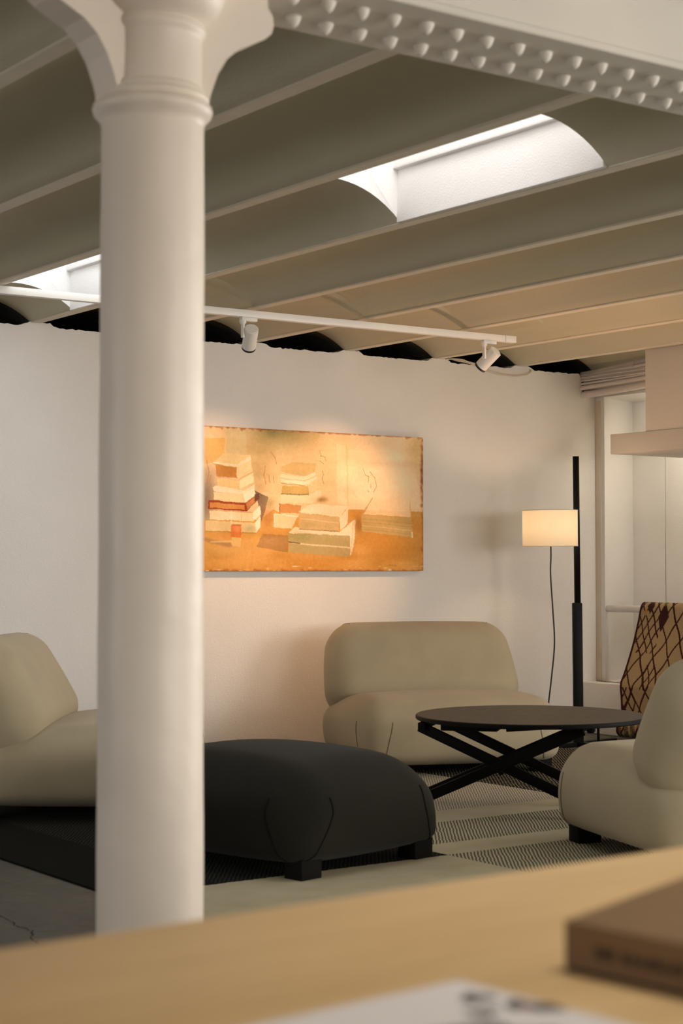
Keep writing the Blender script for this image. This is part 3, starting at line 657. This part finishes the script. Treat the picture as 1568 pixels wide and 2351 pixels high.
def seam(warp, pts, m, parent, r=0.0025, name='seam', inset=0.0, loc=(0, 0, 0), rot=(0, 0, 0)):
    P = spline(pts, 10); Q = warp(np.array([list(p) for p in P]))
    return link(name, tube_mesh(name, Q.tolist(), r, 6), m, parent, loc, rot)

SEATW, SEATD, SEATH = 1.06, 0.92, 0.325
def seat_fn(o):
    # bull-nosed top, gently falling to the rear, tucked in at the foot
    o = o.copy(); y = o[..., 1] / (SEATD / 2); z = o[..., 2] / (SEATH / 2)
    low = np.clip(-z, 0, 1); o[..., 0] *= 1 - 0.05 * low ** 2; o[..., 1] *= 1 - 0.05 * low ** 2
    o[..., 2] -= 0.06 * np.clip((y + 0.1), 0, 1) ** 1.3 * (z > 0) * np.clip(z, 0, 1)
    return o
seat_me, seat_w = cushion(SEATW, SEATD, SEATH, (0.12, 0.17, 0.15), (0.015, 0.02, 0.022), fn=seat_fn, rlow=0.055)
BW, BT, BH = 1.04, 0.30, 0.50
def back_fn(o):
    o = o.copy(); z = o[..., 2] / (BH / 2)
    o[..., 0] *= 1 - 0.045 * np.clip(z, -1, 1) - 0.02 * z * z
    o[..., 1] *= 1 - 0.14 * z
    return o
back_me, back_w = cushion(BW, BT, BH, (0.13, 0.135, 0.13), (0.01, 0.02, 0.01), fn=back_fn)
foot_me = None
def armchair(x, y, deg, label):
    global foot_me
    t = empty('lounge_chair', (x, y, 0.008), math.radians(deg)); tag(t, label, 'armchair', 'beige lounge chairs around the coffee table')
    zc = 0.052 + SEATH / 2
    s = link('seat', seat_me, M['beige'], t, (0, 0, zc))
    bl, brot = (0, 0.33, 0.490), (math.radians(-25), 0, 0)
    b = link('backrest', back_me, M['beige'], t, bl, brot)
    for sx in (-1, 1):
        seam(seat_w, [(sx * 0.72, -1, 0.35), (sx * 0.74, -1, 0.0), (sx * 0.80, -1, -0.7), (sx * 0.84, -1, -0.98)], M['beige_seam'], s)
        seam(seat_w, [(sx * 1, -0.72, 0.35), (sx * 1, -0.74, 0.0), (sx * 1, -0.80, -0.7), (sx * 1, -0.84, -0.98)], M['beige_seam'], s)
        seam(back_w, [(sx * 0.8, -0.8, 1.0), (sx * .86, 0.0, 1), (sx * 0.8, 0.8, 1.0)], M['beige_seam'], b, 0.002)
    for sx in (-1, 1):
        for sy in (-1, 1):
            f = box('foot', -0.048, 0.048, -0.042, 0.042, 0, 0.07, M['foot'], t, 0.004, 2, loc=(sx * 0.43, sy * 0.36, 0)) if foot_me is None else link('foot', foot_me, None, t, (sx * 0.43, sy * 0.36, 0))
            foot_me = f.data
    return t
armchair(5.641, 7.038, -21, 'beige lounge chair facing the viewer below the painting')
armchair(3.48, 6.785, 54, 'beige lounge chair in profile, its front hidden by the column')
armchair(4.831, 4.294, 162.5, 'beige lounge chair turned away at the right edge, beside the coffee table')

# ottoman
OW, OD, OH = 0.76, 0.98, 0.305
def ott_fn(o):
    o = o.copy(); z = o[..., 2] / (OH / 2); low = np.clip(-z, 0, 1)
    o[..., 0] *= 1 - 0.03 * low ** 2; o[..., 1] *= 1 - 0.03 * low ** 2; return o
ott_me, ott_w = cushion(OW, OD, OH, (0.19, 0.21, 0.148), (0.03, 0.03, 0.045), fn=ott_fn, rlow=0.04)
ot = empty('ottoman', (3.435, 5.225, 0.008), math.radians(11)); tag(ot, 'dark brown upholstered ottoman on black block feet', 'ottoman')
oc = link('cushion', ott_me, M['brown'], ot, (0, 0, 0.052 + OH / 2))
for sx in (-1, 1):
    for sy in (-1, 1):
        seam(ott_w, [(sx * 0.60, sy, 0.45), (sx * 0.62, sy, 0.0), (sx * 0.76, sy, -0.7), (sx * 0.86, sy, -0.98)], M['brown_seam'], oc, 0.003)
        seam(ott_w, [(sx, sy * 0.72, 0.45), (sx, sy * 0.72, 0.0), (sx, sy * 0.80, -0.7), (sx, sy * 0.86, -0.98)], M['brown_seam'], oc, 0.003)
        link('foot', foot_me, None, ot, (sx * 0.285, sy * 0.42, 0), (0, 0, 0))

# ================================================================== COFFEE TABLE
TX, TY, TZ = 4.93, 5.52, 0.415
ct = empty('coffee_table', (TX, TY, 0.008)); tag(ct, 'round dark oak coffee table on crossed black legs', 'table')
lathe('edge_band', [(0.4855, 0.001), (0.4885, 0.001), (0.4915, 0.004), (0.4920, 0.010), (0.4915, 0.0165), (0.4885, 0.0195), (0.4855, 0.0195)], M['leg'], ct, 96, (0, 0, TZ - 0.021 - 0.008), angle=30)
lathe('tabletop', [(0.0, 0.0), (0.480, 0.0), (0.4865, 0.002), (0.4865, 0.0195), (0.4855, 0.0205), (0.0, 0.0205)], M['darkoak'], ct, 96, (0, 0, TZ - 0.021 - 0.008), angle=30)
tdir = Vector((0.66, -0.75, 0)).normalized(); ndir = Vector((0.75, 0.66, 0)).normalized()
zt = TZ - 0.05
for s, c in ((0, Vector((4.70, 5.45, 0)) - Vector((TX, TY, 0))), (1, Vector((5.01, 5.71, 0)) - Vector((TX, TY, 0)))):
    ht, hl = 0.345, 0.43; off = ndir * 0.012
    bar('leg', c - tdir * ht + off + Vector((0, 0, zt)), c + tdir * hl + off + Vector((0, 0, 0.018)), 0.043, 0.024, M['leg'], ct, up=tuple(ndir))
    bar('leg', c + tdir * ht - off + Vector((0, 0, zt)), c - tdir * hl - off + Vector((0, 0, 0.018)), 0.043, 0.024, M['leg'], ct, up=tuple(ndir))
cl = Vector((4.70 - TX, 5.45 - TY, 0)); cr = Vector((5.01 - TX, 5.71 - TY, 0))
tube('crossbar', [cl + Vector((0, 0, zt / 2)), cr + Vector((0, 0, zt / 2))], 0.012, M['leg'], ct, 12)
bar('top_rail', cl + tdir * 0.33 - ndir * .03 + Vector((0, 0, zt + .004)), cr + tdir * 0.33 + ndir * .03 + Vector((0, 0, zt + .004)), 0.03, 0.03, M['leg'], ct)
bar('top_rail', cl - tdir * 0.33 - ndir * .03 + Vector((0, 0, zt + .004)), cr - tdir * 0.33 + ndir * .03 + Vector((0, 0, zt + .004)), 0.03, 0.03, M['leg'], ct)
mid_ = (cl + cr) / 2
bar('slide_plate', mid_ - tdir * 0.26 - ndir * .12 + Vector((0, 0, zt + .006)), mid_ - tdir * 0.02 - ndir * .12 + Vector((0, 0, zt + .006)), 0.14, 0.045, M['leg'], ct)
bar('latch', mid_ + tdir * 0.02 - ndir * .2 + Vector((0, 0, zt - .004)), mid_ + tdir * 0.22 - ndir * .2 + Vector((0, 0, zt + .012)), 0.03, 0.02, M['leg'], ct)
lathe('knob', [(0.0, -0.03), (0.014, -0.03), (0.02, -0.02), (0.02, 0.02), (0.014, 0.03), (0.0, 0.03)], M['leg'], ct, 20, cr + tdir * 0.33 + Vector((0, 0, zt - .02)))

# ================================================================== FLOOR LAMP
LX, LY = 6.924, 7.337
lp = empty('floor_lamp', (LX, LY, 0.0)); tag(lp, 'black floor lamp with lit cream drum shade', 'lamp')
lp.rotation_euler = Euler((math.radians(0.3), math.radians(-0.75), math.radians(0)))
bar('base_bar', (-0.30, 0.0, 0.014), (0.31, 0.02, 0.014), 0.045, 0.026, M['lampblack'], lp, bev=0.004)
bar('base_bar', (0.02, -0.28, 0.016), (-0.02, 0.28, 0.016), 0.045, 0.026, M['lampblack'], lp, bev=0.004)
rz = math.radians(-35)
box('lower_pole', -0.028, 0.028, -0.022, 0.022, 0.02, 0.835, M['lampblack'], lp, 0.006, 2, rot=(0, 0, rz))
tube('pole', [(0.004, 0, 0.80), (0.002, 0, 1.688)], 0.0185, M['lampblack'], lp, 24)
tube('stay_rod', [(0.14, -0.02, 0.02), (0.14, -0.02, 0.19)], 0.008, M['lampblack'], lp, 12)
SC = Vector((-0.141, 0.071, 0)); SZ0, SZ1, SR = 1.166, 1.374, 0.160
def shade_mesh():
    seg = 72; vs = []; fs = []
    for z in (SZ0, SZ0 + .004, SZ1 - .004, SZ1):
        for r in (SR, SR - 0.002):
            vs += [(SC.x + r * math.cos(2 * math.pi * i / seg), SC.y + r * math.sin(2 * math.pi * i / seg), z) for i in range(seg)]
    R = lambda zi, ri, i: (zi * 2 + ri) * seg + i % seg
    for i in range(seg):
        for zi in range(3): fs += [(R(zi, 0, i), R(zi, 0, i + 1), R(zi + 1, 0, i + 1), R(zi + 1, 0, i))]
    return mesh('shade', [v for v in vs], fs, True)
shd = link('shade', shade_mesh(), M['shade'], lp)
for z, n_ in ((SZ0, 'shade_ring'), (SZ1, 'shade_ring')):
    ring = [(SC.x + SR * math.cos(2 * math.pi * i / 48), SC.y + SR * math.sin(2 * math.pi * i / 48), z) for i in range(49)]
    tube(n_, ring, 0.0022, M['cable'], shd, 6)
    d2 = Vector((0.006, 0, 0)) - SC; d2.normalize()
    bar('bracket', SC + d2 * 0.02 + Vector((0, 0, z)), Vector((0.024, -0.012, z)), 0.016, 0.005, M['chrome'], shd, bev=0.001)
lathe('socket', [(0.0, 0.0), (0.02, 0.0), (0.02, 0.07), (0.0, 0.07)], M['black'], lp, 20, (SC.x, SC.y, SZ0 + 0.009))
lathe('bulb', [(0.0, 0.0), (0.013, 0.0), (0.022, 0.03), (0.03, 0.055), (0.026, 0.08), (0.012, 0.093), (0.0, 0.095)], M['bulb'], lp, 20, (SC.x, SC.y, SZ0 + 0.078))
pl_ = bpy.data.lights.new('lamp_glow', 'POINT'); pl_.energy = 19; pl_.color = (1.0, 0.70, 0.45); pl_.shadow_soft_size = 0.035
plo = bpy.data.objects.new('lamp_glow', pl_); COL.objects.link(plo); plo.parent = lp; plo.location = (SC.x - 0.0, SC.y, SZ0 + 0.125)
plo2 = None
tube('cord', spline([(SC.x + .005, SC.y, SZ0 + .01), (SC.x + .005, SC.y, SZ0 - .06), (SC.x - .004, SC.y - .005, 1.0), (SC.x + .006, SC.y - .01, .8), (SC.x + .012, SC.y - .015, .6), (SC.x - .01, SC.y - .01, .40), (SC.x - .03, SC.y, .22), (SC.x - .03, SC.y + .01, .06), (SC.x + .04, SC.y - .02, .012)], 8), 0.0045, M['black'], lp, 10)

ul = empty('assumed_floor_uplight', (6.6, 6.0, 0.008)); tag(ul, 'assumed unseen small black floor uplight between the coffee table and the right wall', 'uplight')  # out of view, assumed as the source of the warm ceiling glow
lathe('can', [(0.0, 0.0), (0.075, 0.0), (0.08, 0.004), (0.08, 0.19), (0.074, 0.19), (0.07, 0.165), (0.0, 0.165)], M['black'], ul, 32)
lathe('lens', [(0.0, 0.166), (0.069, 0.166), (0.069, 0.168), (0.0, 0.168)], M['bulb'], ul, 32)
ua = bpy.data.lights.new('assumed_uplight_beam', 'AREA'); ua.shape = 'DISK'; ua.size = 0.13; ua.energy = 11; ua.spread = math.radians(95); ua.color = (1.0, 0.57, 0.32)
uo = bpy.data.objects.new('assumed_uplight_beam', ua); COL.objects.link(uo); uo.parent = ul; uo.location = (0, 0, 0.172); uo.rotation_euler = Vector((-0.34, 0.12, 1.0)).to_track_quat('-Z', 'Y').to_euler()

# ================================================================== RAIL AND HANGING RUG
rl = tube('wall_rail', [(7.675, 7.86, 0.779), (7.675, 6.21, 0.796)], 0.0215, M['wall'], None, 24); tag(rl, 'white painted pipe rail across the recess', 'rail')
def hanging_rug():
    # path over the rail, down to the plinth edge, down its face, curled on the floor
    path = spline([(7.74, 0.60), (7.715, 0.72), (7.70, 0.79), (7.675, 0.822), (7.645, 0.800), (7.625, 0.70), (7.59, 0.55), (7.545, 0.40), (7.513, 0.315), (7.508, 0.24), (7.495, 0.13), (7.475, 0.05), (7.455, 0.035), (7.432, 0.045), (7.425, 0.075), (7.45, 0.092), (7.472, 0.085)], 14)
    P = np.array([(p[0], p[1]) for p in [(q.x, q.y) for q in [Vector((a.x, a.y, 0)) for a in path]]]) if False else np.array([(p.x, p.y) for p in path])
    return P
def spline2(pts, n): return [(p.x, p.y) for p in spline([(a, b, 0) for a, b in pts], n)]
def hang_mesh():
    P = np.array(spline2([(7.74, 0.60), (7.715, 0.72), (7.70, 0.79), (7.675, 0.822), (7.645, 0.800), (7.625, 0.70), (7.59, 0.55), (7.545, 0.40), (7.513, 0.315), (7.508, 0.24), (7.495, 0.13), (7.470, 0.05), (7.450, 0.024), (7.428, 0.022), (7.405, 0.045), (7.408, 0.085), (7.44, 0.105), (7.468, 0.09)], 16))
    seg = np.r_[0, np.cumsum(np.hypot(*np.diff(P, axis=0).T))]; L = seg[-1]
    N = int(L / 0.004); s = np.linspace(0, L, N); px = np.interp(s, seg, P[:, 0]); pz = np.interp(s, seg, P[:, 1])
    s_rail = np.interp(0.822, P[:60, 1], seg[:60]) if False else seg[np.argmax(P[:, 1])]
    dz = s - s_rail                                            # length below the rail
    NY = 270; yw = 0.98
    # left edge leans outward towards the plinth, back in at the floor
    edge = np.interp(dz, [-0.3, 0, 0.25, 0.52, 0.70, 0.84, 1.2], [7.52, 7.535, 7.558, 7.592, 7.565, 7.515, 7.50])
    vv = np.linspace(0, yw, NY)
    Y = edge[:, None] - vv[None]; X = np.repeat(px[:, None], NY, 1) + 0.006 * np.sin(vv * 9)[None] * np.clip(dz * 2, 0, 1)[:, None]; Z = np.repeat(pz[:, None], NY, 1)
    # pattern: irregular lattice of dark lines on tan
    a, t = np.meshgrid(vv, dz); jit = 0.004 * np.sin(t * 31 + a * 13) + 0.004 * np.sin(a * 37 - t * 17)
    base = np.array((0.36, 0.255, 0.135)); C = np.empty((N, NY, 3)); C[:] = base; C *= (1 + 0.10 * rng.normal(0, 1, (N, NY)).clip(-2, 2) * 0.5)[..., None]
    dark = np.array((0.045, 0.010, 0.008))
    def lines(px_, py_, x0, y0, wd, mask):
        u = (a - x0 + jit) / px_; w_ = (t - y0) / py_
        for q in (u + w_, u - w_):
            d = np.abs(q - np.round(q)) * px_ * 0.9; k = (d < wd) & mask; C[k] = dark
    dense = (a < 0.20) & (t < 0.33); big = ~dense
    lines(0.118, 0.215, 0.03, 0.03, 0.0060, big); lines(0.059, 0.11, 0.03, 0.03, 0.0052, dense)
    lines(0.059, 0.11, 0.03, 0.03, 0.0052, (a > 0.16) & (a < 0.235) & (t > 0.40) & (t < 0.56)); lines(0.059, 0.11, 0.03, 0.03, 0.0052, (a < 0.12) & (t > 0.55) & (t < .75))
    def diamond(cx, cy, rx, ry, c): C[(np.abs(a - cx + jit) / rx + np.abs(t - cy) / ry) < 1] = c
    diamond(0.207, 0.10, 0.050, 0.092, (0.040, 0.010, 0.009)); diamond(0.093, 0.035, 0.026, 0.05, (0.045, 0.012, 0.010)); diamond(0.205, 0.015, 0.018, 0.02, (0.10, 0.10, 0.03)); diamond(0.06, 0.07, 0.014, 0.03, (0.40, 0.22, 0.05))
    diamond(0.50, 0.32, 0.05, 0.09, dark); diamond(0.27, 0.66, 0.03, 0.05, (0.07, 0.07, 0.03)); diamond(0.74, 0.20, 0.05, 0.09, (0.06, 0.05, 0.02))
    k = t > 0.83; per = np.sin(a * 2 * math.pi / 0.055 + np.sin(t * 40) * 1.2); C[k & (per > 0.55)] = (0.09, 0.085, 0.045); C[k & (np.abs(per) < 0.35)] = (0.06, 0.014, 0.010)
    C[a < 0.017] = dark; C[a > yw - 0.017] = dark
    V = np.stack([X, Y, Z], -1).reshape(-1, 3); idx = np.arange(N * NY).reshape(N, NY); F = np.stack([idx[:-1, :-1], idx[:-1, 1:], idx[1:, 1:], idx[1:, :-1]], -1).reshape(-1, 4)
    o = np.array((7.5, 7.05, 0.0)); me = bpy.data.meshes.new('hanging_rug'); me.from_pydata((V - o).tolist(), [], F.tolist())
    at = me.color_attributes.new('Col', 'FLOAT_COLOR', 'POINT'); at.data.foreach_set('color', np.concatenate([C.reshape(-1, 3).clip(0, 1), np.ones((N * NY, 1))], 1).astype(np.float32).ravel()); me.update()
    me.polygons.foreach_set('use_smooth', [True] * len(me.polygons)); return me
hr = link('hanging_rug', hang_mesh(), attr_mat('wool_pile', 0.95, 220, 0.003), None, (7.5, 7.05, 0.0)); tag(hr, 'tan rug with dark red diamond lattice draped over the rail', 'rug')
sm_ = hr.modifiers.new('thickness', 'SOLIDIFY'); sm_.thickness = 0.009; sm_.offset = 0.0

# ================================================================== FOREGROUND DESK AND WHAT LIES ON IT
dk = empty('desk', (1.2, 0.75, 0.0)); tag(dk, 'pale oak desk in the blurred foreground', 'desk')
box('desktop', -1.2, 1.4, -0.35, 0.535, 0.715, 0.75, M['oak'], dk, 0.006, 2, rot=(0, 0, math.radians(2.3)))
for sx in (-1.1, 1.28):
    for sy in (-0.27, 0.45):
        box('leg', sx - .03, sx + .03, sy - .03, sy + .03, 0, 0.716, M['oak'], dk, 0.004, 2, rot=(0, 0, math.radians(2.3)))
bk = empty('brown_book', (0.880, 0.947, 0.750)); tag(bk, 'thick brown book with dark lettering on its spine', 'book')
bk.rotation_euler = (0, 0, math.radians(7))
M['kraft'] = plain('kraft_cover', (0.20, 0.112, 0.043), 0.65, 0.06, 8, 200, 0.0005, 0.3)
def wedge(name, x0, x1, y0, y1, zl0, zl1, zr0, zr1, m, par):
    vs = [(x0, y0, zl0), (x1, y0, zr0), (x1, y1, zr0), (x0, y1, zl0), (x0, y0, zl1), (x1, y0, zr1), (x1, y1, zr1), (x0, y1, zl1)]
    bm = bmesh.new(); me0 = mesh('t', vs, [(0, 3, 2, 1), (4, 5, 6, 7), (0, 1, 5, 4), (1, 2, 6, 5), (2, 3, 7, 6), (3, 0, 4, 7)]); bm.from_mesh(me0); bpy.data.meshes.remove(me0)
    bmesh.ops.bevel(bm, geom=list(bm.edges), offset=0.0008, segments=1, affect='EDGES')
    return link(name, from_bm(name, bm), m, par)
BL, BWd = 0.30, 0.23
wedge('pages', 0.004, BWd - 0.006, -BL + 0.005, -0.005, 0.004, 0.033, 0.004, 0.055, plain('page_block', (0.45, 0.36, 0.22), 0.9), bk)
wedge('back_cover', 0.0, BWd, -BL, 0, 0.0, 0.004, 0.0, 0.004, plain('dark_board', (0.05, 0.035, 0.015), 0.7), bk)
wedge('front_cover', 0.0, BWd, -BL, 0, 0.0335, 0.037, 0.056, 0.0595, M['kraft'], bk)
sp = wedge('spine', -0.002, 0.0015, -BL, 0, 0.003, 0.037, 0.003, 0.037, M['kraft'], bk)
# dark lettering on the spine, too blurred to read: short letter-like strokes
ink = plain('print_ink', (0.035, 0.025, 0.015), 0.8); bm = bmesh.new(); yy = -0.030; random.seed(3)
while yy > -0.20:
    wl = random.uniform(0.0035, 0.006)
    if random.random() < 0.85:
        bbox(bm, -0.0026, -0.0019, yy - wl, yy - wl + 0.0016, 0.014, 0.0225); bbox(bm, -0.0026, -0.0019, yy - 0.0014, yy, 0.014, 0.0225 if random.random() < .6 else 0.019)
        bbox(bm, -0.0026, -0.0019, yy - wl, yy, 0.0175, 0.0188)
    yy -= wl + 0.0018
link('spine_lettering', from_bm('spine_lettering', bm), ink, sp)

cd = empty('white_booklet', (0.783, 0.954, 0.750)); cd.rotation_euler = (0, 0, math.radians(5)); tag(cd, 'white booklet with dark printed marks lying on the desk', 'booklet')
box('pages', -0.205, 0, -0.29, 0, 0, 0.005, plain('booklet_paper', (0.74, 0.69, 0.66), 0.6, 0.02, 8, 60, 0.0002, 0.1), cd, 0.0008, 1)
def blotch(cx, cy, rx, ry, m, z):
    n = 22; vs = [(cx, cy, z)]
    for i in range(n):
        a = 2 * math.pi * i / n; k = 1 + 0.22 * math.sin(3 * a + cx * 90) + 0.15 * math.sin(5 * a + cy * 120); vs.append((cx + rx * k * math.cos(a), cy + ry * k * math.sin(a), z))
    return link('print', mesh('print', vs, [(0, i + 1, (i + 1) % n + 1) for i in range(n)]), m, cd)
inkg = plain('grey_print', (0.09, 0.085, 0.08), 0.7); inkr = plain('red_print', (0.35, 0.10, 0.09), 0.7)
blotch(-0.027, -0.045, 0.013, 0.011, inkg, 0.0053); blotch(-0.018, -0.078, 0.011, 0.013, inkg, 0.0053); blotch(-0.010, -0.094, 0.012, 0.010, inkg, 0.00535); blotch(-0.021, -0.085, 0.006, 0.004, inkr, 0.0054); blotch(-0.052, -0.075, 0.012, 0.009, inkg, 0.0053)
blotch(-0.10, -0.12, 0.05, 0.03, inkg, 0.0053)
